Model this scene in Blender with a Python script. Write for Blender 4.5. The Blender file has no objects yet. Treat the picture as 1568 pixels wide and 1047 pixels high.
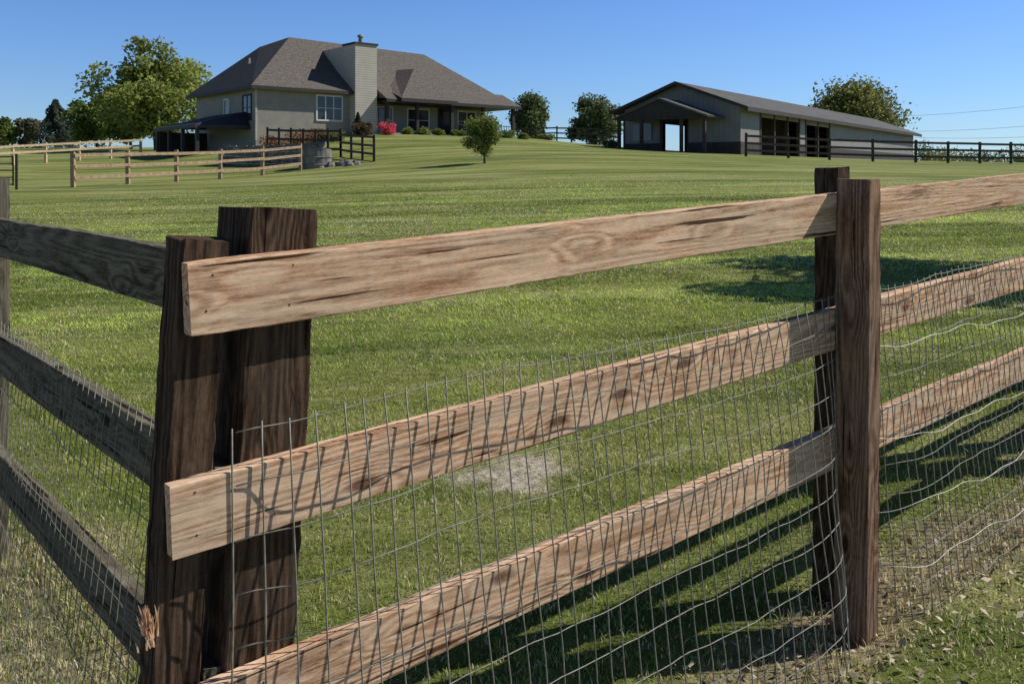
import bpy, math, random
import numpy as np
from mathutils import Vector, Matrix
rng=np.random.default_rng(7); random.seed(7)
scene=bpy.context.scene
F=1400.0; CH=1.62; HZ=265.0
def PX(px,Y): return (px-784.0)*Y/F
def PZ(py,Y): return CH-(py-HZ)*Y/F

# ---------------------------------------------------------------- terrain
s_dir=np.array([.762,.648]); q_dir=np.array([-.648,.762]); C0=np.array([-.612,1.735])
ctrl=np.array([(0,0,-.12),(1.2,3.2,.0),(4,5.6,.15),(8,9,.34),(-.6,1.7,-.1),(-3.9,5.5,-.12),(-2,2.5,-.12),(0,8,.18),(4,14,.5),(-5,12,.15),
(0,20,.72),(-10,20,.42),(10,20,.85),(20,20,.95),(-30,20,.4),(-17,35,1.12),(-9,45,1.85),(-1.2,40,2.05),(0,50,2.95),(-14,50,2.1),
(-8,47,2.2),(-16.2,57,3.3),(-10,61,4.2),(-4.7,66,4.35),(0,70,4.4),(-21,58,2.7),(-29,60,2.5),(-24,70,3.2),(12,50,2.5),(15,60,2.86),(8,64,3.25),
(30,80,2.8),(44,101,2.8),(34,60,2.25),(20,54,2.3),(25,40,1.65),(60,80,2.5),(5,80,4.1),(-60,120,4.9),(-100,130,5),(-30,120,5),(0,130,4.0),(40,140,3),(100,120,2.8),
(0,-30,-.5),(-30,0,-.2),(30,0,.2),(-60,40,1.4),(60,30,1.0),(60,-40,0),(-60,-40,0),
(300,0,1),(0,300,3.5),(-300,0,1),(0,-300,-1),(210,210,3),(-210,210,4),(210,-210,0),(-210,-210,0)],float)
def tk(r2): return np.where(r2>1e-9, .5*r2*np.log(np.maximum(r2,1e-9)),0)
_P=ctrl[:,:2]; n=len(ctrl)
_K=tk(((_P[:,None]-_P[None])**2).sum(-1))+np.eye(n)*.02
_A=np.zeros((n+3,n+3)); _A[:n,:n]=_K; _A[:n,n]=1; _A[:n,n+1:]=_P; _A[n,:n]=1; _A[n+1:,:n]=_P.T
_w=np.linalg.solve(_A,np.r_[ctrl[:,2],0,0,0])
def ss(a,b,x):
    t=np.clip((x-a)/(b-a),0,1); return t*t*(3-2*t)
def G(x,y):
    x=np.asarray(x,float); y=np.asarray(y,float); sh=x.shape
    p=np.stack([x.ravel(),y.ravel()],-1); out=np.empty(len(p))
    for i in range(0,len(p),40000):
        c=p[i:i+40000]
        out[i:i+40000]=tk(((c[:,None]-_P[None])**2).sum(-1))@_w[:n]+_w[n]+c@_w[n+1:]
    r=np.hypot(p[:,0],p[:,1]); t=ss(180,290,r); out=out*(1-t)+1.0*t
    d=p-C0; s=d@s_dir; q=d@q_dir
    out+=.11*ss(-.1,.4,q)*ss(0,.5,s)*(1-ss(6,20,r))
    return out.reshape(sh)
def g1(x,y): return float(G(np.array([x]),np.array([y]))[0])
def vnoise(x,y,seed=0):
    xi=np.floor(x).astype(np.int64); yi=np.floor(y).astype(np.int64); fx=x-xi; fy=y-yi
    fx=fx*fx*(3-2*fx); fy=fy*fy*(3-2*fy)
    def h(a,b):
        v=(a*374761393+b*668265263+seed*1442695041)&0x7fffffff
        v=((v^(v>>13))*1274126177)&0x7fffffff
        return ((v^(v>>16))&0xffff)/65535.
    return (h(xi,yi)*(1-fx)+h(xi+1,yi)*fx)*(1-fy)+(h(xi,yi+1)*(1-fx)+h(xi+1,yi+1)*fx)*fy
def fbm(x,y,seed=0,o=4):
    v=0;a=.5;t=0
    for i in range(o):
        v=v+a*vnoise(x*2**i,y*2**i,seed+i); t+=a; a*=.5
    return v/t

# ---------------------------------------------------------------- helpers
def empty(name):
    o=bpy.data.objects.new(name,None); scene.collection.objects.link(o); return o
def link(name,me,parent=None,mats=()):
    o=bpy.data.objects.new(name,me); scene.collection.objects.link(o)
    for m in mats: me.materials.append(m)
    if parent: o.parent=parent
    return o
class MB:
    def __init__(s): s.v=[];s.f=[];s.m=[]
    def poly(s,pts,mi=0):
        b=len(s.v); s.v+= [tuple(p) for p in pts]; s.f.append(tuple(range(b,b+len(pts)))); s.m.append(mi)
    def box(s,o,ex,ey,ez,mi=0):
        o,ex,ey,ez=map(Vector,(o,ex,ey,ez)); b=len(s.v)
        for k in (0,1):
            for p in (o,o+ex,o+ex+ey,o+ey): s.v.append(tuple(p+ez*k))
        for f in ((3,2,1,0),(4,5,6,7),(0,1,5,4),(1,2,6,5),(2,3,7,6),(3,0,4,7)):
            s.f.append(tuple(b+i for i in f)); s.m.append(mi)
    def tube(s,pts,rs,nn=6,mi=0):
        b=len(s.v); pts=[Vector(p) for p in pts]
        for i,p in enumerate(pts):
            d=(pts[min(i+1,len(pts)-1)]-pts[max(i-1,0)]).normalized()
            a=d.cross(Vector((0,0,1)) if abs(d.z)<.9 else Vector((1,0,0))).normalized(); c=d.cross(a)
            for k in range(nn):
                t=2*math.pi*k/nn; s.v.append(tuple(p+(a*math.cos(t)+c*math.sin(t))*rs[i]))
        for i in range(len(pts)-1):
            for k in range(nn):
                k2=(k+1)%nn; s.f.append((b+i*nn+k,b+i*nn+k2,b+(i+1)*nn+k2,b+(i+1)*nn+k)); s.m.append(mi)
        s.f.append(tuple(b+k for k in range(nn))[::-1]); s.m.append(mi)
        s.f.append(tuple(b+(len(pts)-1)*nn+k for k in range(nn))); s.m.append(mi)
    def obj(s,name,mats,parent=None,smooth=False):
        me=bpy.data.meshes.new(name); me.from_pydata(s.v,[],s.f)
        o=link(name,me,parent,mats); me.polygons.foreach_set('material_index',s.m)
        if smooth: me.polygons.foreach_set('use_smooth',[True]*len(s.f))
        me.update(); return o
def bigmesh(name,V,nper,faces_per,mat,col=None,parent=None):
    N=len(V); me=bpy.data.meshes.new(name)
    me.vertices.add(N*nper); me.vertices.foreach_set('co',V.reshape(-1).astype(np.float32))
    ls=np.array([len(f) for f in faces_per]); base=np.concatenate([np.array(f) for f in faces_per])
    idx=(np.arange(N)[:,None]*nper+base[None]).reshape(-1)
    me.loops.add(len(idx)); me.loops.foreach_set('vertex_index',idx.astype(np.int32))
    tot=np.tile(ls,N); st=np.r_[0,np.cumsum(tot)[:-1]]
    me.polygons.add(len(tot)); me.polygons.foreach_set('loop_start',st.astype(np.int32)); me.polygons.foreach_set('loop_total',tot.astype(np.int32))
    me.update(calc_edges=True)
    if col is not None:
        a=me.color_attributes.new('Col','FLOAT_COLOR','POINT')
        c=np.ones((N,nper,4),np.float32); c[:,:,:3]=col[:,None,:] if col.ndim==2 else col
        a.data.foreach_set('color',c.reshape(-1))
    return link(name,me,parent,[mat])

# ---------------------------------------------------------------- materials
def newmat(name):
    m=bpy.data.materials.new(name); m.use_nodes=True; nt=m.node_tree
    return m,nt,nt.nodes,nt.links,nt.nodes['Principled BSDF']
def ramp(N,stops):
    r=N.new('ShaderNodeValToRGB'); e=r.color_ramp.elements
    while len(e)<len(stops): e.new(.5)
    for i,(p,c) in enumerate(stops):
        e[i].position=p; e[i].color=(*c,1) if len(c)==3 else c
    return r
def noise_mat(name,c1,c2,scale=5,rough=.8,bump=.2,detail=5,stretch=(1,1,1),metal=0,spec=.3,bumpdist=.02):
    m,nt,N,L,B=newmat(name)
    tc=N.new('ShaderNodeTexCoord'); mp=N.new('ShaderNodeMapping'); mp.inputs['Scale'].default_value=stretch
    nz=N.new('ShaderNodeTexNoise'); nz.inputs['Scale'].default_value=scale; nz.inputs['Detail'].default_value=detail
    L.new(tc.outputs['Object'],mp.inputs[0]); L.new(mp.outputs[0],nz.inputs['Vector'])
    r=ramp(N,[(.3,c1),(.7,c2)]); L.new(nz.outputs[0],r.inputs[0]); L.new(r.outputs[0],B.inputs['Base Color'])
    B.inputs['Roughness'].default_value=rough; B.inputs['Metallic'].default_value=metal; B.inputs['Specular IOR Level'].default_value=spec
    if bump:
        b=N.new('ShaderNodeBump'); b.inputs['Strength'].default_value=bump; b.inputs['Distance'].default_value=bumpdist
        L.new(nz.outputs[0],b.inputs['Height']); L.new(b.outputs[0],B.inputs['Normal'])
    return m
def banded_mat(name,c1,c2,period,line,rough=.7,nscale=2.,line_frac=.12,axis='Z'):
    m,nt,N,L,B=newmat(name)
    tc=N.new('ShaderNodeTexCoord'); sp=N.new('ShaderNodeSeparateXYZ'); L.new(tc.outputs['Object'],sp.inputs[0])
    d=N.new('ShaderNodeMath'); d.operation='DIVIDE'; d.inputs[1].default_value=period; L.new(sp.outputs[axis],d.inputs[0])
    fr=N.new('ShaderNodeMath'); fr.operation='FRACT'; L.new(d.outputs[0],fr.inputs[0])
    r=ramp(N,[(0,(line,)*3),(line_frac,(1,1,1)),(1,(.9,.9,.9))]); L.new(fr.outputs[0],r.inputs[0])
    nz=N.new('ShaderNodeTexNoise'); nz.inputs['Scale'].default_value=nscale; nz.inputs['Detail'].default_value=5; L.new(tc.outputs['Object'],nz.inputs['Vector'])
    r2=ramp(N,[(.3,c1),(.7,c2)]); L.new(nz.outputs[0],r2.inputs[0])
    mx=N.new('ShaderNodeMixRGB'); mx.blend_type='MULTIPLY'; mx.inputs[0].default_value=1
    L.new(r2.outputs[0],mx.inputs[1]); L.new(r.outputs[0],mx.inputs[2]); L.new(mx.outputs[0],B.inputs['Base Color'])
    b=N.new('ShaderNodeBump'); b.inputs['Strength'].default_value=.5; b.inputs['Distance'].default_value=.02
    L.new(fr.outputs[0],b.inputs['Height']); L.new(b.outputs[0],B.inputs['Normal'])
    B.inputs['Roughness'].default_value=rough; B.inputs['Specular IOR Level'].default_value=.2
    return m
def wood_mat(name,dark,mid,light,grey=(.3,.27,.22),greyamt=.35,bump=.5,rw=.10):
    m,nt,N,L,B=newmat(name)
    tc=N.new('ShaderNodeTexCoord'); oi=N.new('ShaderNodeObjectInfo')
    mu=N.new('ShaderNodeMath'); mu.operation='MULTIPLY'; mu.inputs[1].default_value=37.; L.new(oi.outputs['Random'],mu.inputs[0])
    cb=N.new('ShaderNodeCombineXYZ'); [L.new(mu.outputs[0],cb.inputs[i]) for i in range(3)]
    ad=N.new('ShaderNodeVectorMath'); ad.operation='ADD'; L.new(tc.outputs['Object'],ad.inputs[0]); L.new(cb.outputs[0],ad.inputs[1])
    def mapped(sc):
        mp=N.new('ShaderNodeMapping'); mp.inputs['Scale'].default_value=sc; L.new(ad.outputs[0],mp.inputs[0]); return mp
    def noise(mp,scale,detail,rough=.6,dist=0):
        z=N.new('ShaderNodeTexNoise'); z.inputs['Scale'].default_value=scale; z.inputs['Detail'].default_value=detail; z.inputs['Roughness'].default_value=rough; z.inputs['Distortion'].default_value=dist
        L.new(mp.outputs[0],z.inputs['Vector']); return z
    def math_(op,a,b=None):
        k=N.new('ShaderNodeMath'); k.operation=op
        for i,x in enumerate((a,b)):
            if x is None: continue
            if isinstance(x,(int,float)): k.inputs[i].default_value=x
            else: L.new(x,k.inputs[i])
        return k.outputs[0]
    vo=N.new('ShaderNodeTexVoronoi'); vo.inputs['Scale'].default_value=1.; L.new(mapped((3.6,10,10)).outputs[0],vo.inputs['Vector'])
    sc=N.new('ShaderNodeSeparateColor'); L.new(vo.outputs['Color'],sc.inputs[0])
    sel=math_('GREATER_THAN',sc.outputs[0],.4)
    kn=N.new('ShaderNodeMapRange'); kn.inputs[1].default_value=.09; kn.inputs[2].default_value=.2; kn.inputs[3].default_value=1; kn.inputs[4].default_value=0; L.new(vo.outputs['Distance'],kn.inputs[0])
    kn2=N.new('ShaderNodeMapRange'); kn2.inputs[1].default_value=.0; kn2.inputs[2].default_value=.5; kn2.inputs[3].default_value=1; kn2.inputs[4].default_value=0; L.new(vo.outputs['Distance'],kn2.inputs[0])
    low=noise(mapped((.3,5.5,5.5)),1.,2,.4)
    lw=math_('ADD',low.outputs[0],math_('MULTIPLY',math_('MULTIPLY',kn2.outputs[0],sel),.10))
    rings=math_('SINE',math_('MULTIPLY',lw,170.))
    rings=math_('ADD',math_('MULTIPLY',rings,.5),.5)
    fine=noise(mapped((9,170,170)),1.,8,.8)
    mid_=noise(mapped((3,55,55)),1.,8,.8)
    saw=noise(mapped((60,120,120)),1.,4,.8)
    blot=noise(mapped((3,11,11)),1.,9,.8)
    g=math_('ADD',math_('ADD',math_('MULTIPLY',rings,rw),math_('MULTIPLY',fine.outputs[0],.45)),math_('ADD',math_('MULTIPLY',mid_.outputs[0],.27),math_('MULTIPLY',saw.outputs[0],.28-rw)))
    r=ramp(N,[(.41,dark),(.5,mid),(.59,light)]); L.new(g,r.inputs[0])
    mg=N.new('ShaderNodeMixRGB'); mg.inputs[2].default_value=(*grey,1); L.new(r.outputs[0],mg.inputs[1])
    br=ramp(N,[(.45,(0,0,0)),(.60,(greyamt,)*3)]); L.new(blot.outputs[0],br.inputs[0]); L.new(br.outputs[0],mg.inputs[0])
    st=N.new('ShaderNodeMixRGB'); st.blend_type='MULTIPLY'; st.inputs[0].default_value=1
    sr=ramp(N,[(.36,(.42,.36,.32)),(.46,(1,1,1))]); L.new(noise(mapped((2.2,18,18)),1.3,9,.8,.3).outputs[0],sr.inputs[0])
    L.new(mg.outputs[0],st.inputs[1]); L.new(sr.outputs[0],st.inputs[2])
    ck=noise(mapped((1.6,70,70)),1.,3,.5); cr=ramp(N,[(.325,(.15,.12,.1)),(.36,(1,1,1))]); L.new(ck.outputs[0],cr.inputs[0])
    s2=N.new('ShaderNodeMixRGB'); s2.blend_type='MULTIPLY'; s2.inputs[0].default_value=1; L.new(st.outputs[0],s2.inputs[1]); L.new(cr.outputs[0],s2.inputs[2])
    mk=N.new('ShaderNodeMixRGB'); mk.inputs[2].default_value=(dark[0]*.3,dark[1]*.25,dark[2]*.25,1); L.new(s2.outputs[0],mk.inputs[1]); L.new(math_('MULTIPLY',math_('MULTIPLY',kn.outputs[0],sel),.85),mk.inputs[0])
    L.new(mk.outputs[0],B.inputs['Base Color'])
    b=N.new('ShaderNodeBump'); b.inputs['Strength'].default_value=bump; b.inputs['Distance'].default_value=.003
    L.new(math_('ADD',g,math_('MULTIPLY',cr.outputs[0],.2)),b.inputs['Height']); L.new(b.outputs[0],B.inputs['Normal'])
    B.inputs['Roughness'].default_value=.9; B.inputs['Specular IOR Level'].default_value=.06
    return m
def leaf_mat(name,trans=.3,rough=.6):
    m,nt,N,L,B=newmat(name)
    at=N.new('ShaderNodeAttribute'); at.attribute_name='Col'
    L.new(at.outputs['Color'],B.inputs['Base Color']); B.inputs['Roughness'].default_value=rough; B.inputs['Specular IOR Level'].default_value=.2
    tr=N.new('ShaderNodeBsdfTranslucent'); L.new(at.outputs['Color'],tr.inputs['Color'])
    mx=N.new('ShaderNodeMixShader'); mx.inputs[0].default_value=trans
    L.new(B.outputs[0],mx.inputs[1]); L.new(tr.outputs[0],mx.inputs[2]); L.new(mx.outputs[0],N['Material Output'].inputs[0])
    return m
M_rail=wood_mat('rail_wood',(.33,.175,.095),(.64,.385,.23),(.86,.60,.40),(.60,.47,.34),.5,.6)
M_post=wood_mat('post_wood',(.085,.045,.027),(.23,.13,.08),(.38,.24,.155),(.22,.17,.13),.4)
M_dpost=wood_mat('corner_post_wood',(.022,.014,.010),(.065,.039,.024),(.14,.088,.057),(.09,.07,.053),.4)
M_grey=wood_mat('weathered_wood',(.055,.047,.032),(.135,.118,.078),(.23,.205,.145),(.19,.17,.13),.4)
M_wire=noise_mat('galvanised_wire',(.17,.16,.12),(.34,.32,.26),40,.65,0,metal=.1)
M_wireb=noise_mat('bright_wire',(.5,.48,.44),(.7,.68,.63),40,.5,0,metal=.3)
M_leaf=leaf_mat('foliage_leaves',.45); M_blade=leaf_mat('grass_blades',.42,.5)
M_bark=noise_mat('bark',(.05,.038,.028),(.13,.1,.075),6,.9,.5,stretch=(1,1,.2))
M_fdark=noise_mat('dark_fence_wood',(.045,.032,.022),(.095,.068,.048),8,.8,.2)
M_ftan=noise_mat('tan_fence_wood',(.25,.165,.10),(.46,.32,.2),8,.8,.2)
M_flight=noise_mat('light_fence_wood',(.48,.35,.2),(.68,.52,.34),8,.8,.2)

# ---------------------------------------------------------------- ground
def masks(x,y):
    p=np.stack([x,y],-1)-C0; s=p@s_dir; q=p@q_dir
    w=fbm(x*2.3,y*2.3,5)-.5; w2=fbm(x*7,y*7,15)-.5
    strip=(1-ss(.0,.16,np.abs(q+.02+w*.35)-.07))*ss(.8,2.0,s)
    e=((x-.03)/.23)**2+((y-4.55)/.24)**2+w*4.5+w2*3
    patch=1-ss(-.3,1.7,e)
    left=(1-ss(.15,.75,s+w*1.2))*(1-ss(8,16,np.hypot(x,y)))
    dry=ss(.47,.70,fbm(x*.35+3,y*.35,11)*.6+fbm(x*1.7,y*1.7,21)*.4)
    dry=np.maximum(dry,(1-ss(.15,.7,np.abs(q+.34+w*.9)))*ss(1.,2.5,s))
    dry=np.maximum(dry,.8*(1-ss(.5,6,((x-.1)/.5)**2+((y-4.6)/.5)**2+w*6)))
    return strip,patch,left,dry
t=np.linspace(-1,1,361); k=8.2
xs=np.sinh(t*k)/np.sinh(k)*1800; ys=xs+5
XX,YY=np.meshgrid(xs,ys); ZZ=G(XX,YY)
near=1-ss(8,25,np.hypot(XX,YY)); ZZ=ZZ+near*.03*(fbm(XX*2,YY*2,3)-.5)
me=bpy.data.meshes.new('grass_field'); nx=len(xs); V=np.stack([XX,YY,ZZ],-1).reshape(-1,3)
i=np.arange(nx*nx).reshape(nx,nx); Fc=np.stack([i[:-1,:-1],i[:-1,1:],i[1:,1:],i[1:,:-1]],-1).reshape(-1,4)
me.vertices.add(len(V)); me.vertices.foreach_set('co',V.reshape(-1).astype(np.float32)); me.loops.add(Fc.size); me.loops.foreach_set('vertex_index',Fc.reshape(-1).astype(np.int32))
me.polygons.add(len(Fc)); me.polygons.foreach_set('loop_start',np.arange(len(Fc),dtype=np.int32)*4); me.polygons.foreach_set('loop_total',np.full(len(Fc),4,np.int32))
me.polygons.foreach_set('use_smooth',np.ones(len(Fc),bool)); me.update(calc_edges=True)
st,pa,le,dr=masks(V[:,0],V[:,1])
ca=me.color_attributes.new('Mask','FLOAT_COLOR','POINT'); c=np.stack([st,pa,le,dr],-1).astype(np.float32); ca.data.foreach_set('color',c.reshape(-1))
m,nt,N,L,B=newmat('grass_ground')
geo=N.new('ShaderNodeNewGeometry')
def nz(scale,detail=5,st=(1,1,1),rot=0,rough=.6):
    mp=N.new('ShaderNodeMapping'); mp.inputs['Scale'].default_value=st; mp.inputs['Rotation'].default_value=(0,0,rot); L.new(geo.outputs['Position'],mp.inputs[0])
    z=N.new('ShaderNodeTexNoise'); z.inputs['Scale'].default_value=scale; z.inputs['Detail'].default_value=detail; z.inputs['Roughness'].default_value=rough; L.new(mp.outputs[0],z.inputs['Vector']); return z.outputs[0]
def mix(f,a,b,mode='MIX'):
    x=N.new('ShaderNodeMixRGB'); x.blend_type=mode
    for i,v in enumerate((f,a,b)):
        if isinstance(v,(int,float)): x.inputs[i].default_value=v
        elif isinstance(v,tuple): x.inputs[i].default_value=(*v,1)
        else: L.new(v,x.inputs[i])
    return x.outputs[0]
def rmp(src,stops):
    r=ramp(N,stops); L.new(src,r.inputs[0]); return r.outputs[0]
base=rmp(nz(6,8,rough=.8),[(.32,(.08,.105,.02)),(.5,(.17,.205,.045)),(.68,(.29,.315,.09))])
base=mix(rmp(nz(.16,4),[(.42,(0,0,0)),(.65,(.6,.6,.6))]),base,(.235,.245,.06))
base=mix(rmp(nz(1.0,6,(.10,1.0,1),.10,.7),[(.46,(0,0,0)),(.57,(.9,.9,.9))]),base,(.34,.34,.13))
base=mix(rmp(nz(1.0,6,(.08,.9,1),-.06,.7),[(.50,(0,0,0)),(.60,(.85,.85,.85))]),base,(.085,.12,.026))
at=N.new('ShaderNodeAttribute'); at.attribute_name='Mask'; sp=N.new('ShaderNodeSeparateColor'); L.new(at.outputs['Color'],sp.inputs[0])
dirt=rmp(nz(30,6),[(.35,(.16,.12,.07)),(.65,(.42,.34,.2))])
straw=rmp(nz(25,6),[(.35,(.19,.17,.075)),(.65,(.5,.44,.25))])
base=mix(sp.outputs[2],base,straw); base=mix(sp.outputs[0],base,dirt); base=mix(sp.outputs[1],base,rmp(nz(26,7,rough=.75),[(.38,(.30,.24,.16)),(.62,(.74,.66,.54))]))
L.new(base,B.inputs['Base Color']); B.inputs['Roughness'].default_value=.95; B.inputs['Specular IOR Level'].default_value=.1
bp=N.new('ShaderNodeBump'); bp.inputs['Strength'].default_value=.9; bp.inputs['Distance'].default_value=.06; L.new(nz(9,7,rough=.75),bp.inputs['Height']); L.new(bp.outputs[0],B.inputs['Normal'])
link('grass_field',me,None,[m])

# grass blades
NB=640000
rr=np.linspace(2.2,34,4000); dens=rr*np.where(rr<5,1,(5/rr)**1.5)*(1-ss(14,34,rr)); cdf=np.cumsum(dens); cdf/=cdf[-1]
r=np.interp(rng.random(NB),cdf,rr); az=(rng.random(NB)*2-1)*math.radians(40)
x=r*np.sin(az); y=r*np.cos(az)
st,pa,le,dr=masks(x,y)
keep=rng.random(NB)>np.clip(st*.5+pa*.93,0,1); keep&=rng.random(NB)>(.5*(1-ss(.25,.5,fbm(x*3,y*3,31))))
x=x[keep];y=y[keep];r=r[keep];le=le[keep];dr=dr[keep];pa=pa[keep];st=st[keep]; NB=len(x)
z=G(x,y)+(1-ss(8,25,r))*.03*(fbm(x*2,y*2,3)-.5)-.004
lod=np.maximum(1,r/4.5)
tuft=fbm(x*1.3,y*1.3,41); cl=fbm(x*9,y*9,71,2)
h=(.009+.020*rng.random(NB))*(.5+.7*tuft+.45*ss(.35,.75,cl))*lod**.12*(1+.7*le+.5*st); w=.0042*(.7+.6*rng.random(NB))*lod**.95
a=rng.random(NB)*2*np.pi; bx,by=np.cos(a),np.sin(a); l=rng.random(NB)*1.3*h; a2=rng.random(NB)*2*np.pi; lx,ly=np.cos(a2)*l,np.sin(a2)*l
Vb=np.empty((NB,5,3))
Vb[:,0]=np.stack([x-bx*w/2,y-by*w/2,z],-1); Vb[:,1]=np.stack([x+bx*w/2,y+by*w/2,z],-1)
Vb[:,2]=np.stack([x+bx*w*.42+lx*.35,y+by*w*.42+ly*.35,z+h*.6],-1); Vb[:,3]=np.stack([x-bx*w*.42+lx*.35,y-by*w*.42+ly*.35,z+h*.6],-1)
Vb[:,4]=np.stack([x+lx,y+ly,z+h],-1)
green=np.array([.20,.30,.045]); lime=np.array([.43,.485,.10]); straw=np.array([.76,.67,.38])
u=rng.random(NB)[:,None]; u=np.clip(u*.7+.5*ss(.35,.65,fbm(x*.9+7,y*.9,81))[:,None],0,1); col=green*(1-u)+lime*u
big=ss(.35,.7,fbm(x*.5,y*.5,51))[:,None]; col=col*(.8+.45*big)*(.85+.3*ss(.3,.7,cl)[:,None])
bands=ss(.40,.60,fbm(x*.10+y*.02,y*1.0-x*.08,61))[:,None]; bw=ss(4,9,r)[:,None]; col=col*(1-bw+bw*(.64+.8*bands))
ds=(rng.random(NB)<(.08+.34*dr+.6*le+.6*pa+.5*st+.14*bands[:,0]*bw[:,0]))[:,None]; col=np.where(ds,straw*(.6+.6*rng.random(NB)[:,None]),col)
bigmesh('lawn_grass_blades',Vb,5,[(0,1,2,3),(3,2,4)],M_blade,col)

def rhombi(C,size,asp=.55,flat=0.):
    N_=len(C); nrm=rng.normal(size=(N_,3)); nrm[:,2]+=flat*np.sign(rng.random(N_)-.3)
    nrm/=np.linalg.norm(nrm,axis=1)[:,None]; t=np.cross(nrm,rng.normal(size=(N_,3))); t/=np.linalg.norm(t,axis=1)[:,None]; b=np.cross(nrm,t)
    s=size[:,None]; return np.stack([C+t*s,C+b*s*asp+nrm*s*.12,C-t*s,C-b*s*asp+nrm*s*.12],1)
NL=2800; s=1.2+rng.random(NL)**1.3*7; q=-.16+rng.normal(size=NL)*.17; x=C0[0]+s*s_dir[0]+q*q_dir[0]; y=C0[1]+s*s_dir[1]+q*q_dir[1]
C=np.stack([x,y,G(x,y)+.012+.025*rng.random(NL)],-1); sz=.006+.018*rng.random(NL)**2.5
cc=np.array([.84,.72,.52])*(.35+.9*rng.random(NL)[:,None])
cc[rng.random(NL)<.25]*=np.array([.5,.42,.38])
bigmesh('leaf_litter',rhombi(C,sz,.5,1.6),4,[(0,1,2,3)],M_leaf,cc)

# ---------------------------------------------------------------- trees
def crown_leaves(blobs,nleaf,size,col,jit=.35,sq=.8):
    B_=np.array([b[:3] for b in blobs]); R_=np.array([b[3] for b in blobs]); pr=R_**2/np.sum(R_**2)
    k=rng.choice(len(B_),nleaf,p=pr); d=rng.normal(size=(nleaf,3)); d/=np.linalg.norm(d,axis=1)[:,None]
    rad=R_[k]*(rng.random(nleaf)**.45)*(1+.25*rng.normal(size=nleaf)*.5); C=B_[k]+d*rad[:,None]*np.array([1,1,sq])
    sz=size*(.6+.8*rng.random(nleaf)); bj=(.75+.5*rng.random(len(B_)))[k]
    hue=rng.random(nleaf)[:,None]; c=np.array(col)*(1-jit+2*jit*rng.random(nleaf)[:,None])*bj[:,None]*(1+hue*np.array([.35,.12,-.1]))
    return C,sz,c
def tree(name,x,y,H,R,cb=.25,nb=34,nleaf=7000,ls=.16,col=(.06,.10,.022),trunk=.22,lean=0,br=(.2,.42),droop=0):
    z0=g1(x,y)-.1; par=empty(name); par.location=(x,y,z0)
    cz=H*(1+cb)/2; hz=H*(1-cb)/2; blobs=[]
    while len(blobs)<nb:
        d=rng.normal(size=3); d/=np.linalg.norm(d); f=(.35+.6*rng.random()); rb=R*(br[0]+(br[1]-br[0])*rng.random())
        p=d*f; taper=1.0-.25*max(p[2],0)
        px_,py_,pz_=p[0]*(R-rb*.6)*taper,p[1]*(R-rb*.6)*taper,cz+p[2]*(hz-rb*.5)
        blobs.append((px_+lean*pz_/H,py_,pz_,rb))
    C,sz,c=crown_leaves(blobs,nleaf,ls,col)
    bigmesh('leaves',rhombi(C,sz,.6),4,[(0,1,2,3)],M_leaf,c,par)
    mb=MB(); top=Vector((lean*.7,0,H*.75)); tr=trunk
    pts=[Vector((0,0,-.2)),Vector((lean*.1,.05*R,H*cb*.6)),Vector((lean*.3,-.04*R,H*(cb+.2))),top]
    mb.tube(pts,[tr*1.35,tr,tr*.7,tr*.15],8)
    for b in blobs[::1][:26]:
        t_=min(.9,max(.25,(b[2]/H)*.75)); st_=pts[1].lerp(top,max(0,(t_-cb*.6)/(1-cb*.6))*.8); en=Vector(b[:3]); md=st_.lerp(en,.5)+Vector((0,0,-.06*R))
        mb.tube([st_,md,en],[tr*.38,tr*.25,tr*.06],5)
    mb.obj('trunk_and_limbs',[M_bark],par,True); return par
def conifer(name,x,y,H,R,col,nleaf=4000,ls=.18):
    z0=g1(x,y)-.1; par=empty(name); par.location=(x,y,z0); n=nleaf
    hh=.1+.9*rng.random(n)**.8; tier=.72+.38*np.abs(np.sin(hh*H*2.2)); sect=rng.random(n)*2*np.pi; lob=.8+.3*np.sin(sect*5+hh*9)
    rad=R*(1.02-hh)**.75*tier*lob*np.sqrt(.25+.75*rng.random(n)); C=np.stack([np.cos(sect)*rad,np.sin(sect)*rad,hh*H-rad*.25],-1)
    c=np.array(col)*(.6+.8*rng.random(n)[:,None]); bigmesh('needles',rhombi(C,ls*(.6+.8*rng.random(n)),.4),4,[(0,1,2,3)],M_leaf,c,par)
    mb=MB(); mb.tube([(0,0,-.2),(0,0,H*.95)],[.16,.03],6)
    for i in range(22):
        hh_=.12+.8*i/22; a_=i*2.4; r_=R*(1-hh_)*.9; mb.tube([(0,0,hh_*H),(math.cos(a_)*r_,math.sin(a_)*r_,hh_*H-r_*.2)],[.04,.01],4)
    mb.obj('trunk_and_limbs',[M_bark],par); return par
def shrub(name,x,y,H,R,col,nleaf=700,ls=.06,nb=9,ry=None):
    z0=g1(x,y); par=empty(name); par.location=(x,y,z0); ry=ry or R; bl=[]
    for i in range(nb):
        a_=rng.random()*6.28; f=rng.random()**.5*.7; rb=min(R,H)*(.35+.25*rng.random()); bl.append((math.cos(a_)*f*R,math.sin(a_)*f*ry,H*.15+rng.random()*max(H*.8-rb,.05),rb))
    C,sz,c=crown_leaves(bl,nleaf,ls,col,sq=.9); C[:,2]=np.abs(C[:,2]); bigmesh('leaves',rhombi(C,sz,.6),4,[(0,1,2,3)],M_leaf,c,par)
    mb=MB()
    for b in bl: mb.tube([(0,0,-.1),(b[0]*.5,b[1]*.5,b[2]*.5),b[:3]],[.03,.02,.01],4)
    mb.obj('stems',[M_bark],par); return par
tree('cottonwood_tree',PX(238,88),88,11.6,6.9,.03,90,17000,.20,(.25,.31,.085),.3,0,(.12,.27))
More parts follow.
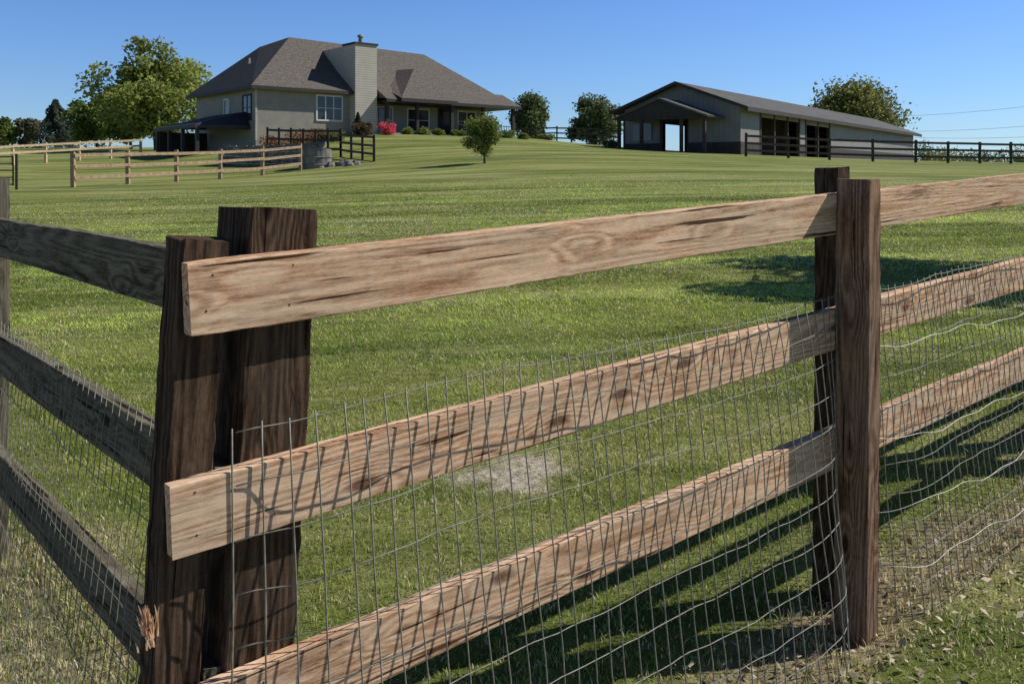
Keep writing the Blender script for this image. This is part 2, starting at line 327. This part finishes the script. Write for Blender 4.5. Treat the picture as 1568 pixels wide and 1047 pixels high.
tree('deciduous_tree',PX(148,100),100,6.9,3.7,.0,34,7500,.2,(.14,.20,.05),.2)
tree('deciduous_tree',PX(200,96),96,5.8,3.4,.0,28,6000,.2,(.13,.18,.045),.2)
conifer('spruce_tree',PX(85,112),112,6.0,3.1,(.10,.12,.085),6500,.2)
tree('deciduous_tree',PX(42,118),118,4.5,2.5,.0,24,4500,.2,(.12,.135,.08),.2)
tree('deciduous_tree',PX(6,116),116,4.2,2.3,.0,20,4500,.2,(.13,.18,.05),.2)
tree('deciduous_tree',PX(112,122),122,4.8,2.6,.0,20,4500,.2,(.11,.14,.06),.2)
tree('maple_tree',PX(812,92),92,6.2,2.5,.0,50,9000,.15,(.13,.18,.08),.16,0,(.28,.42))
tree('maple_tree',PX(912,92),92,6.2,3.3,.0,60,11000,.15,(.13,.18,.085),.16,0,(.2,.36))
tree('oak_tree',PX(1306,125),125,12.3,8.4,.1,100,18000,.24,(.17,.195,.06),.4,0,(.22,.4))
tree('apple_tree',PX(742,40),40,2.6,1.05,.05,40,6500,.05,(.17,.22,.055),.06,0,(.26,.42))
tree('maple_tree',10.3,12.4,7.2,2.3,.45,26,9000,.085,(.12,.17,.05),.13,0,(.2,.34))
bl=[]
for px in list(range(-260,190,9))+list(range(1400,1900,12)):
    Y=190+rng.random()*25; x=PX(px,Y)+rng.normal()*1.; top=(38 if px<190 else 32)
    yy=265-top-rng.random()*(22 if px<150 else 12); zt=PZ(yy,Y); R_=1.8+1.5*rng.random()
    for kz in range(3): bl.append((x+rng.normal()*1.2,Y+rng.normal()*2,zt-R_-kz*1.8,R_))
C,sz,c=crown_leaves(bl,20000,.36,(.09,.12,.06)); bigmesh('distant_tree_line',rhombi(C,sz,.6),4,[(0,1,2,3)],M_leaf,c)

# ---------------------------------------------------------------- house
M_siding=banded_mat('lap_siding',(.30,.27,.225),(.36,.33,.275),.16,.5)
M_chim=banded_mat('chimney_siding',(.54,.48,.40),(.62,.56,.47),.16,.3,line_frac=.25)
M_roof=banded_mat('shingle_roof',(.085,.073,.063),(.185,.16,.137),.22,.7,.9,7.)
M_dark=noise_mat('dark_trim',(.03,.025,.02),(.05,.04,.035),5,.6,0)
M_metalroof=noise_mat('dark_metal_roof',(.03,.032,.04),(.05,.052,.06),2,.55,0,metal=.1)
M_trim=noise_mat('cream_trim',(.65,.61,.54),(.75,.7,.63),5,.6,0)
M_conc=noise_mat('foundation_concrete',(.25,.24,.22),(.36,.34,.31),4,.9,.2)
m,nt,N,L,B=newmat('window_glass'); B.inputs['Roughness'].default_value=.06; M_glass=m
nzg=N.new('ShaderNodeTexNoise'); nzg.inputs['Scale'].default_value=1.5; rg=ramp(N,[(.3,(.012,.015,.018)),(.7,(.05,.055,.06))]); L.new(nzg.outputs[0],rg.inputs[0]); L.new(rg.outputs[0],B.inputs['Base Color'])
class Frame:
    def __init__(s,o,u,w): s.o=o;s.u=Vector((*u,0));s.w=Vector((*w,0))
    def __call__(s,a,b,z): return Vector((s.o[0],s.o[1],0))+s.u*a+s.w*b+Vector((0,0,z))
    def box(s,mb,a0,a1,b0,b1,z0,z1,mi=0): mb.box(s(a0,b0,z0),s.u*(a1-a0),s.w*(b1-b0),Vector((0,0,z1-z0)),mi)
H=Frame((-16.24,58),(.766,.643),(-.643,.766)); house=empty('farmhouse')
EZ=7.15
mb=MB(); H.box(mb,0,8.6,0,10,2.0,EZ,0); H.box(mb,8.6,19.3,1.4,9.99,2.0,EZ-.002,0); mb.obj('walls',[M_siding],house)
mb=MB(); H.box(mb,-.03,8.63,-.03,10.03,1.5,3.75,0); H.box(mb,8.5,20.2,-1.2,2,2.5,4.42,0); mb.obj('foundation_and_porch_floor',[M_conc],house)
mb=MB(); e=.55; P=lambda a,b,z:H(a,b,z)
A0=P(-e,-e,EZ);A1=P(-e,10+e,EZ);R1=P(4.7,4.9,11.25);R0=P(4,8.2,10.85);R2=P(16.3,5,11.0);A3=P(20.3,10.5,EZ);A2=P(20.3,-e,EZ)
mb.poly([A0,R1,R0,A1]);mb.poly([A0,A2,R2,R1]);mb.poly([A2,A3,R2]);mb.poly([A1,R0,R1]);mb.poly([A1,R1,R2,A3])
mb.poly([P(8.7,-1.6,6.72),P(20.8,-1.6,6.72),P(20.3,.1,7.70),P(8.7,.1,7.70)]);mb.poly([P(20.8,-1.6,6.72),P(20.8,5,6.9),P(20.2,5,7.5),P(20.3,.1,7.7)]);mb.poly([P(8.7,-1.6,6.72),P(8.7,.1,7.7),P(8.7,.1,6.9)])
mb.poly([P(9.7,-1.9,6.8),P(14.5,-1.9,6.8),P(12.6,.9,9.25)]);mb.poly([P(9.7,-1.9,6.8),P(12.6,.9,9.25),P(12.0,2.8,9.25),P(9.7,0,7.5)]);mb.poly([P(14.5,-1.9,6.8),P(14.5,0,7.5),P(12.0,2.8,9.25),P(12.6,.9,9.25)])
mb.obj('roof',[M_roof],house)
mb=MB(); H.box(mb,-e-.02,20.3,-e-.03,-e+.02,EZ-.22,EZ-.004);H.box(mb,-e-.04,-e+.01,-e,10+e,EZ-.22,EZ-.004);H.box(mb,-e,8.8,-e,.0,EZ-.1,EZ-.02);H.box(mb,-e,0,0,10+e,EZ-.1,EZ-.02)
H.box(mb,8.7,20.8,-1.63,-1.58,6.5,6.715);H.box(mb,8.7,20.8,-1.55,1.38,6.55,6.62);H.box(mb,20.78,20.83,-1.6,5,6.55,6.715);H.box(mb,9.7,14.5,-1.93,-1.88,6.55,6.79)
mb.obj('fascia_and_soffit',[M_dark],house)
mb=MB()
for a_ in (8.9,11.4,14.4,17.3,20.2): H.box(mb,a_-.11,a_+.11,-1.4,-1.18,4.42,6.55)
H.box(mb,14.4,20.2,-1.34,-1.28,5.15,5.2);
for i in range(24): H.box(mb,14.5+i*.24,14.53+i*.24,-1.33,-1.29,4.5,5.15)
mb.obj('porch_posts_and_railing',[M_dark],house)
mb=MB(); H.box(mb,6.75,8.45,-.75,5.2,2.2,10.35,0); H.box(mb,6.68,8.52,-.82,.9,10.352,10.5,1); mb.obj('chimney',[M_chim,M_dark],house)
mb=MB(); mb.tube([H(7.6,0,10.5),H(7.6,0,11.0)],[.15,.15],10); mb.tube([H(7.6,0,10.98),H(7.6,0,11.12)],[.24,.18],10); mb.obj('chimney_flue',[M_wire],house)
def window(fr,par,side,a0,a1,z0,z1,plane,nm=2,frame=M_trim):
    mb=MB(); t_=.07
    def bx(c0,c1,za,zb,d0,d1,mi):
        if side=='front': fr.box(mb,c0,c1,plane-d1,plane-d0,za,zb,mi)
        else: fr.box(mb,plane-d1,plane-d0,c0,c1,za,zb,mi)
    bx(a0,a1,z0,z1,-.02,.02,1)
    bx(a0-.1,a1+.1,z1,z1+.12,0,.07,0);bx(a0-.1,a1+.1,z0-.1,z0,0,.08,0);bx(a0-.1,a0,z0,z1,0,.06,0);bx(a1,a1+.1,z0,z1,0,.06,0)
    for i in range(1,nm):
        c=a0+(a1-a0)*i/nm; bx(c-t_/2,c+t_/2,z0,z1,.022,.05,0)
    bx(a0,a1,(z0+z1)/2-.02,(z0+z1)/2+.02,.022,.045,0)
    mb.obj('window',[frame,M_glass],par)
window(H,house,'front',4.3,6.1,5.2,6.75,0,3); window(H,house,'side',.7,1.9,5.1,6.6,0,2,M_dark); window(H,house,'side',4.2,4.9,5.5,6.5,0,1)
window(H,house,'front',9.2,11.0,4.55,6.3,1.4,3);window(H,house,'front',12.4,14.2,4.75,6.3,1.4,2);window(H,house,'front',15.2,16.2,4.45,6.4,1.4,1,M_dark);window(H,house,'front',17,18.6,4.9,6.3,1.4,2)
mb=MB(); mb.tube([H(2,5.5,8.9),H(2,5.5,9.6)],[.07,.07],6); H.box(mb,-.06,.05,-.06,.05,3.7,7.0,0); mb.obj('vent_pipe_and_corner_trim',[M_chim],house)
mb=MB(); mb.poly([H(-3.6,.8,4.65),H(-3.6,8.2,4.65),H(-.02,7,5.6),H(-.02,1.6,5.6)],0);mb.poly([H(-3.6,.8,4.65),H(-.02,1.6,5.6),H(-.02,.8,4.65)],0);mb.poly([H(-3.6,8.2,4.65),H(-.02,8.2,4.65),H(-.02,7,5.6)],0)
H.box(mb,-3.62,-3.5,.8,8.2,4.42,4.645,1);H.box(mb,-3.5,0,.8,.92,4.42,4.645,1)
for b_ in (1.0,3.4,5.8,8.0): H.box(mb,-3.5,-3.3,b_-.1,b_+.1,2.0,4.42,1)
H.box(mb,-3.4,-.1,7.7,7.85,2.0,4.4,1)
mb.obj('patio_roof',[M_metalroof,M_dark],house)

# ---------------------------------------------------------------- barn
Bn=Frame((15,60),(.58,.815),(-.815,.58)); barn=empty('pole_barn')
M_bwall=banded_mat('barn_metal_siding',(.23,.22,.205),(.29,.275,.255),.3,.6,.6,1.,.1,'X'); M_bdark=noise_mat('barn_brown_trim',(.035,.027,.022),(.065,.05,.04),3,.7,0)
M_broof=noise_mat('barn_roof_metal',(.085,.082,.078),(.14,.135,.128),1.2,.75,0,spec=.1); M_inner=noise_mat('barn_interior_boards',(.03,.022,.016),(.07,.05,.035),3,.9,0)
GZ=2.7; BE=6.05; BR=7.7; W=8.7; LB=51
mb=MB()
def wall(a0,a1,b0,b1,z0,z1,mi): Bn.box(mb,a0,a1,b0,b1,z0,z1,mi)
for a0,a1 in ((0,3.6),(11.9,13.4),(19.6,LB)):
    wall(a0,a1,0,.15,3.7,BE,0); wall(a0,a1,-.02,.17,1.6,3.7,1)
wall(3.6,11.9,0,.15,5.5,BE,0); wall(13.4,19.6,0,.15,5.4,BE,0)
for a_ in (3.6,6.4,9.2,11.9,13.4,16.5,19.6): wall(a_-.1,a_+.1,-.05,.2,1.8,BE-.01,1)
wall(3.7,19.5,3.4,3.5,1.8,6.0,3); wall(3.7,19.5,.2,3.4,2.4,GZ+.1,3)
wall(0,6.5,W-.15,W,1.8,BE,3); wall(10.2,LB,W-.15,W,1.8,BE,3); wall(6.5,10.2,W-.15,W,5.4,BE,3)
wall(LB-.15,LB,.15,W-.15,1.8,BE,0)
wall(0,.15,.15,3.8,3.7,BE,0); wall(-.02,.17,.15,3.8,1.6,3.7,1); wall(0,.15,3.8,5.7,5.15,BE,0); wall(0,.15,5.7,W-.15,3.7,BE,0); wall(-.02,.17,5.7,W-.15,1.6,3.7,1)
wall(-.05,.2,3.7,3.8,1.8,5.15,1); wall(-.05,.2,5.7,5.8,1.8,5.15,1); wall(-.05,.2,3.7,5.8,5.15,5.3,1)
wall(-.04,.0,6.4,7.9,3.9,5.1,2)
c=W/2
for a_ in (0,LB): mb.poly([Bn(a_,0,BE),Bn(a_,W,BE),Bn(a_,c,BR)],0)
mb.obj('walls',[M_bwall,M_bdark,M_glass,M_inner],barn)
mb=MB()
def slope(a0,a1,b0,z0,b1,z1,th=.12,mi=0):
    d=Bn(a0,b1,z1)-Bn(a0,b0,z0); nrm=d.cross(Bn.u).normalized(); nrm*= (1 if nrm.z>0 else -1); mb.box(Bn(a0,b0,z0),Bn.u*(a1-a0),d,nrm*th,mi)
slope(-.7,LB+.6,-.7,BE-.22,c,BR+.02); slope(-.7,LB+.6,W+.7,BE-.22,c,BR+.02)
slope(-2.9,0,1.1,5.25,4.5,6.5,.1); slope(-2.9,0,7.9,5.25,4.5,6.5,.1)
mb.obj('roof',[M_broof],barn)
mb=MB()
for b_ in (1.4,3.0,5.9,7.6): Bn.box(mb,-2.7,-2.5,b_-.1,b_+.1,2.0,5.3)
Bn.box(mb,-2.72,-2.48,1.3,7.7,5.15,5.33); mb.poly([Bn(-2.72,1.2,5.3),Bn(-2.72,7.8,5.3),Bn(-2.72,4.5,6.5)])
Bn.box(mb,-.74,LB+.6,-.78,-.71,BE-.4,BE-.12)
for sgn,b0 in ((1,-.7),(-1,W+.7)):
    d=Bn(0,c,BR-.05)-Bn(0,b0,BE-.28); mb.box(Bn(-.76,b0,BE-.3),Bn.u*.05,d,Vector((0,0,.22)))
mb.obj('entry_canopy_frame_and_trim',[M_bdark],barn)

# ---------------------------------------------------------------- distant fences
def fence_run(name,pts,h=1.3,rails=3,mat=M_fdark,pw=.12,rh=.13,sp=2.4):
    mb=MB(); P_=[]
    for (x0,y0),(x1,y1) in zip(pts[:-1],pts[1:]):
        L_=math.hypot(x1-x0,y1-y0); n_=max(1,round(L_/sp))
        P_+= [(x0+(x1-x0)*i/n_,y0+(y1-y0)*i/n_) for i in range(n_)]
    P_.append(pts[-1])
    prev=None
    for x,y in P_:
        z=g1(x,y); j=random.uniform(-.03,.03); mb.box((x-pw/2,y-pw/2,z-.3),(pw,0,0),(0,pw,0),(random.uniform(-.02,.02),0,h+.38+j))
        cur=Vector((x,y,z))
        if prev is not None:
            d=cur-prev; nn=Vector((-d.y,d.x,0)).normalized()
            if nn.y>0: nn=-nn
            for r_ in range(rails):
                zz=h*(1-.0)-rh-(h*.33)*r_+random.uniform(-.015,.015); mb.box(prev+nn*(pw/2+.002)+Vector((0,0,zz)),d,nn*.035,(0,0,rh))
        prev=cur
    return mb.obj(name,[mat])
Q=lambda px,Y:(PX(px,Y),Y)
fence_run('rail_fence',[Q(112,34),Q(337,40.5),Q(460,45)],1.25,3,M_ftan,.14,.12,2.35)
fence_run('rail_fence',[Q(-90,52),Q(70,57),Q(215,62)],1.2,2,M_flight,.14,.13,2.4)
fence_run('rail_fence',[Q(410,53),Q(522,50)],1.5,3,M_fdark,.12,.13,1.0)
fence_run('rail_fence',[Q(522,50),Q(573,46.5)],1.3,4,M_fdark,.12,.12,1.6)
fence_run('rail_fence',[Q(792,82),Q(950,68)],1.25,3,M_fdark,.12,.12,2.4)
fence_run('rail_fence',[Q(1142,54),Q(1270,56),Q(1402,57),Q(1640,60)],1.3,3,M_fdark,.13,.14,2.4)
gt=empty('metal_gate'); mb=MB(); gx0,gx1=PX(-70,33),PX(20,33); gz=g1(gx1,33)
for h_ in (.2,.45,.7,.95,1.2): mb.tube([(gx0,33,gz+h_),(gx1,33,gz+h_)],[.025,.025],6)
for x in (gx0,(gx0+gx1)/2,gx1): mb.tube([(x,33,gz+.15),(x,33,gz+1.22)],[.028,.028],6)
mb.tube([(gx1+.1,33.05,gz-.2),(gx1+.1,33.05,gz+1.3)],[.05,.05],8); mb.obj('gate_frame',[M_dark],gt)
M_stone=noise_mat('field_stone',(.10,.097,.09),(.25,.24,.225),3,.9,.5)
rw=MB()
for i in range(30):
    px=342+i*5.2; Y=50.5-2.0*math.sin(i/29*1.5); x=PX(px,Y); z=g1(x,Y)
    for k_ in range(6):
        rw.box((x-.1+random.uniform(-.03,.03)+(k_%2)*.08,Y+random.uniform(-.05,.05),z-.1+k_*.2),(.18,0,0),(0,.3,0),(0,0,.185))
rw.obj('stone_retaining_wall',[M_stone])
def rocks(name,px,Y,n_,spread,size):
    mb=MB()
    for i in range(n_):
        x=PX(px,Y)+rng.normal()*spread; y=Y+rng.normal()*.4; z=g1(x,y); s_=size*(.5+rng.random()); b=len(mb.v)
        for k_ in range(3):
            for j in range(7):
                a_=j*.9; rr_=s_*(1,.9,.5)[k_]*(.8+.4*rng.random()); mb.v.append((x+math.cos(a_)*rr_,y+math.sin(a_)*rr_,z-.1+s_*(.0,.6,1.1)[k_]+rng.normal()*.02))
        for k_ in range(2):
            for j in range(7): mb.f.append((b+k_*7+j,b+k_*7+(j+1)%7,b+(k_+1)*7+(j+1)%7,b+(k_+1)*7+j)); mb.m.append(0)
        mb.f.append(tuple(b+14+j for j in range(7))); mb.m.append(0)
    return mb.obj(name,[M_stone])
rocks('rock_pile',524,46.2,34,.45,.2)
tk_=empty('water_tank'); tx,ty=PX(484,46.3),46.3; tz=g1(tx,ty)-.15
mb=MB(); zz=[0,.02,.3,.33,.36,.66,.7,.74,1.1,1.12]; rr_=[.75,.78,.78,.82,.78,.78,.82,.78,.78,.8]; mb.tube([(tx,ty,tz-.05+z_) for z_ in zz],rr_,20); mb.tube([(tx,ty,tz+1.07),(tx,ty,tz+1.09)],[.7,.7],20); mb.obj('tank_shell',[M_stone],tk_)

for px,Y,H_,R_,col,nm in ((425,55,1.1,1.0,(.26,.14,.09),'red_shrub'),(455,56,1.15,1.0,(.26,.15,.09),'red_shrub'),(482,57,1.0,.8,(.2,.14,.08),'red_shrub'),
  (512,57,.8,.7,(.15,.19,.06),'green_shrub'),(592,61,.95,.6,(.65,.13,.19),'pink_azalea'),(556,59.5,1.0,.7,(.1,.07,.04),'red_shrub'),
  (625,62.5,.6,.5,(.18,.24,.06),'green_shrub'),(648,63,.65,.6,(.19,.24,.06),'green_shrub'),(672,63.5,.55,.5,(.17,.22,.05),'green_shrub'),(700,64,.6,.6,(.14,.19,.05),'green_shrub'),
  (778,66,.7,.7,(.12,.18,.05),'green_shrub'),(800,66,.6,.5,(.15,.2,.05),'green_shrub'),(835,72,.6,.9,(.12,.17,.05),'green_shrub'),(935,66,.8,.6,(.10,.16,.05),'green_shrub'),
  (1415,75,2.1,1.6,(.12,.16,.05),'green_shrub'),(1440,78,1.6,1.8,(.18,.21,.07),'green_shrub'),(1560,85,2.2,2.4,(.13,.17,.05),'green_shrub'),(1505,90,1.6,2.6,(.09,.13,.05),'green_shrub')):
    shrub(nm,PX(px,Y),Y,H_,R_,col,900,.07,10)
conifer('dwarf_spruce',PX(548,60),60,1.6,.6,(.05,.07,.045),1200,.07)

for px,Y in ((1340,210),(1800,105)):
    x=PX(px,Y); z=g1(x,Y); zt=PZ(168 if px<1500 else 118,Y); mb=MB(); mb.tube([(x,Y,z-1),(x,Y,zt+.5)],[.2,.13],8); mb.box((x-1.2,Y-.06,zt),(2.4,0,0),(0,.12,0),(0,0,.14)); mb.obj('utility_pole',[M_bark])
mb=MB()
for (ya,yb) in ((178,132),(200,170),(207,196)):
    a=Vector((PX(1340,210),210,PZ(ya,210))); b=Vector((PX(1800,105),105,PZ(yb,105)))
    pts=[a.lerp(b,i/16)-Vector((0,0,.9*(1-(i/8-1)**2))) for i in range(17)]; mb.tube(pts,[.025]*17,4)
mb.obj('power_line',[M_flight])

# ---------------------------------------------------------------- near fence
def S3(s,q,z): return Vector((C0[0]+s*s_dir[0]+q*q_dir[0],C0[1]+s*s_dir[1]+q*q_dir[1],z))
SD=Vector((*s_dir,0)); QD=Vector((*q_dir,0))
import bmesh
def board(par,name,p0,p1,yd,th,ht,mat,seed=0,bev=.003,warp=.0012):
    p0,p1=Vector(p0),Vector(p1); X=(p1-p0); Ln=X.length; X.normalize(); Zv=X.cross(yd).normalized(); Yv=Zv.cross(X).normalized()
    R_=np.random.default_rng(seed+11); ns=max(2,int(Ln/.03)); prof=[]
    hy,hz=th/2,ht/2; b=bev
    for (cy,cz) in ((-hy+b,-hz),(hy-b,-hz),(hy,-hz+b),(hy,hz-b),(hy-b,hz),(-hy+b,hz),(-hy,hz-b),(-hy,-hz+b)): prof.append((cy,cz))
    V_=[];F_=[]; ph=R_.random(8)*6.28; fr=R_.random(8)*1.5+.7
    for i in range(ns+1):
        xx=-Ln/2+Ln*i/ns; end=(i==0 or i==ns)
        for j,(cy,cz) in enumerate(prof):
            w_=warp*(1.5*math.sin(fr[j//2]*xx*2+ph[j//2])+.35*math.sin(fr[j]*xx*9+ph[j]*2)+R_.normal()*.45); k_=.99 if end else 1
            V_.append((xx+(.002*R_.normal() if end else 0),(cy+w_*.35)*k_,(cz+w_*(1 if abs(cz)>hz-b*1.5 else .3))*k_))
    for i in range(ns):
        for j in range(8):
            j2=(j+1)%8; F_.append((i*8+j,i*8+j2,(i+1)*8+j2,(i+1)*8+j))
    F_.append(tuple(range(8))[::-1]); F_.append(tuple(ns*8+j for j in range(8)))
    me=bpy.data.meshes.new(name); me.from_pydata(V_,[],F_); me.update()
    bm=bmesh.new(); bm.from_mesh(me); bmesh.ops.recalc_face_normals(bm,faces=bm.faces); bm.to_mesh(me); bm.free()
    o=link(name,me,par,[mat]); M_=Matrix((X,Yv,Zv)).transposed().to_4x4(); M_.translation=(p0+p1)/2; o.matrix_world=M_; return o
fence=empty('wooden_board_fence')
RT=.038; RH=.142
ztop=lambda s:1.45+.0425*s; zmid=lambda s:1.036+.0455*s; zlow=lambda s:.627+.0405*s
joints=[-.0,2.35,4.75,7.15,9.55]
k=0
for nm,zf,s0 in (('top_rail',ztop,0.),('middle_rail',zmid,-.034),('bottom_rail',zlow,-.055)):
    ends=[s0]+joints[1:]
    for a_,b_ in zip(ends[:-1],ends[1:]):
        k+=1
        board(fence,nm,S3(a_+.002,RT/2,zf(a_)-RH/2),S3(b_-.002,RT/2,zf(b_)-RH/2),QD,RT,RH,M_rail,k)
lean=.067
def post(par,name,s,q,ws,wq,zt,mat,ln=0.,sd=0,zb=None):
    zb=-.45 if zb is None else zb
    return board(par,name,S3(s-ln*(zt-zb),q,zb),S3(s,q,zt),QD,wq,ws,mat,sd,.005,.0022)
post(fence,'corner_post',.05,RT+.002+.045,.098,.086,1.49,M_dpost,lean,101)
post(fence,'corner_brace_post',.222,RT+.002+.09,.155,.18,1.545,M_dpost,lean,102)
post(fence,'outer_post',2.345,-.063,.085,.12,1.60,M_post,.012,103)
post(fence,'inner_post',2.435,RT+.052,.085,.10,1.64,M_dpost,.01,104)
for i,s_ in enumerate(joints[2:]):
    post(fence,'outer_post',s_,-.063,.096,.12,1.60+.043*(s_-2.35),M_post,0,110+i); post(fence,'inner_post',s_+.09,RT+.052,.085,.10,1.64+.043*(s_-2.35),M_dpost,0,120+i)
mb=MB()
for zf in (ztop,zmid,zlow):
    for s_ in (.04,.21):
        for dz in (.035,.105): 
            p=S3(s_+random.uniform(-.01,.01)-lean*(1.45-zf(0)),.0002,zf(s_)-dz+random.uniform(-.01,.01)); mb.tube([p,p-QD*.0012],[.0025,.0022],8)
mb.obj('nail_heads',[M_dark],fence)
mb=MB()
for i in range(34):
    s_=-.062+rng.normal()*.009; z0=.725+rng.random()*.05; p=S3(s_,.034,z0); L_=.02+.035*rng.random(); tl=rng.normal()*.008
    mb.tube([p,p+Vector((tl*.5,-.004,L_*.5)),p+Vector((tl,-.010-rng.random()*.006,L_))],[.0022,.0018,.0004],4)
mb.obj('splintered_wood',[noise_mat('fresh_wood',(.6,.25,.10),(.85,.62,.42),90,.7,0)],fence)
lf=empty('wooden_board_fence')
for nm,z_ in (('top_rail',1.452),('middle_rail',1.036),('bottom_rail',.64)):
    for a_,b_ in ((.05,2.64),(2.644,5.04),(5.044,7.44)):
        k+=1; board(lf,nm,S3(.119-lean*(1.45-z_),a_,z_-RH/2),S3(.119-(lean*(1.45-z_) if a_<1 else 0),b_,z_-.002*b_-RH/2),SD,RT,RH,M_grey,k+50)
for i,q_ in enumerate((2.64,5.04,7.44)):
    post(lf,'outer_post',.119-.071,q_,.10,.096,1.56,M_grey,0,130+i); post(lf,'inner_post',.119+.072,q_+.08,.10,.09,1.6,M_grey,0,140+i)
def wires(name,P3,s0,s1,ztopf,posts,amp,zbotf,seed,dx=.055,dz=.105,base=.016,r0=.0019,r1=.0015):
    R_=np.random.default_rng(seed)
    def off(s,z):
        d=min(abs(s-p) for p in posts); pin=1-math.exp(-(d/.16)**2)
        h=max(0,ztopf(s)-z); return .003+pin*(base+amp*h+.02*max(0,fb(s*3.1,z*4)-.3)+.008*(fb(s*9+5,z*9)-.2))
    def fb(a,b): return float(vnoise(np.array([a+100]),np.array([b+100]),seed)[0])
    def topw(s): return ztopf(s)+.025*(fb(s*2.2,7.7)-.5)+.010*(fb(s*9,3.3)-.5)
    mb=MB(); s=s0
    while s<s1:
        zt=topw(s)+.004*R_.random(); zb=zbotf(s)-.03; n_=11; j1=R_.normal()*.003
        pts=[]
        for i in range(n_+1):
            z=zt+(zb-zt)*i/n_; ss_=s+j1+.008*(fb(s*5,z*5)-.5); pts.append(P3(ss_,off(ss_,z),z))
        mb.tube(pts,[r0]*(n_+1),6); s+=dx
    z=0.0; i=0
    while z<1.2:
        pts=[]; s=s0
        while s<=s1+.001:
            zz_=topw(s)-z-.01+.010*(fb(s*4.3,i*3.7)-.5)+.006*(fb(s*13,i*5.1)-.5)
            if zz_<zbotf(s)-.03: zz_=zbotf(s)-.03
            pts.append(P3(s,off(s,zz_),zz_)); s+=.04
        mb.tube(pts,[r1]*len(pts),5); z+=dz; i+=1
    o=mb.obj(name,[M_wire,M_wireb],None,True); return o,off
zb_r=lambda s:.0+.043*(s-2.35)+.0
wm,offr=wires('wire_mesh_fence',lambda s,o,z:S3(s,-o,z),.09,9.5,lambda s:1.12+.033*s,[.07,2.35,4.75,7.15,9.55],.13,zb_r,3)
wires('wire_mesh_fence',lambda s,o,z:S3(.1-(lean*(1.45-z) if s<2 else 0)*max(0,1-s/2)-o,s,z),.12,7.2,lambda s:1.07,[.0,2.64,5.04,7.44],.08,lambda s:-.08,9,base=.006,r0=.0012,r1=.0011)
mb=MB()
for i,(z0,sa) in enumerate(((1.0,2.42),(.66,2.42),(.42,2.42),(.22,2.42))):
    pts=[]; s=sa; ph=rng.random()*6
    while s<7:
        u_=((s-2.35)%2.4)/2.4; z=z0+.043*(s-2.35)-.05*math.sin(math.pi*u_)+.012*math.sin(s*7+ph)+.006*math.sin(s*19+ph*2)
        z=max(z,zb_r(s)+.03); pts.append(S3(s,-offr(s,z)-.006-.03*math.sin(math.pi*u_)*abs(math.sin(ph)),z)); s+=.03
    mb.tube(pts,[.0010]*len(pts),5)
mb.obj('loose_fence_wire',[M_wireb],None,True)

# ---------------------------------------------------------------- light, sky, camera
nn_=.42
Sv=Vector((.762+nn_*.648,.648-nn_*.762,.93)).normalized()
sun=bpy.data.lights.new('sun','SUN'); sun.energy=5.0; sun.angle=math.radians(.4); sun.color=(1,.97,.91)
so=bpy.data.objects.new('sun',sun); scene.collection.objects.link(so); so.rotation_euler=Sv.to_track_quat('Z','Y').to_euler(); so.location=(30,0,40)
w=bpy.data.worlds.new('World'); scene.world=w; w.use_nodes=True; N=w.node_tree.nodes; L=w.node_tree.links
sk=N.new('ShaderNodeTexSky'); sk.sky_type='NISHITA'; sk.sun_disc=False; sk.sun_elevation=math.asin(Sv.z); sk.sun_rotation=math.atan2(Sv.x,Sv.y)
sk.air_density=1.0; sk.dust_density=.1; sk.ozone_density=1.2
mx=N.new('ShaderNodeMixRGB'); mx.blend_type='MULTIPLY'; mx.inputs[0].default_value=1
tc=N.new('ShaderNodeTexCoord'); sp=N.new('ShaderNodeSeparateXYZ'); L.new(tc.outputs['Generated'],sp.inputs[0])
rz=ramp(N,[(.0,(.90,1.27,1.95)),(.18,(.86,1.27,2.05)),(.5,(.26,.40,.66))]); L.new(sp.outputs['Z'],rz.inputs[0])  # added falloff: overhead sky tinted darker to lessen ambient light on shaded wood
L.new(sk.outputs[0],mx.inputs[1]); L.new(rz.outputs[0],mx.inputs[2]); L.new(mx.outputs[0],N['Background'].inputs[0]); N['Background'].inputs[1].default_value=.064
cam=bpy.data.cameras.new('camera'); co=bpy.data.objects.new('camera',cam); scene.collection.objects.link(co); co.location=(0,0,CH); co.rotation_euler=(math.radians(90),0,0)
cam.sensor_width=36; cam.lens=36*F/1568; cam.shift_y=-(523-HZ)/1568; cam.clip_start=.05; cam.clip_end=5000; scene.camera=co
scene.view_settings.view_transform='Standard'; scene.view_settings.look='None'; scene.view_settings.exposure=0
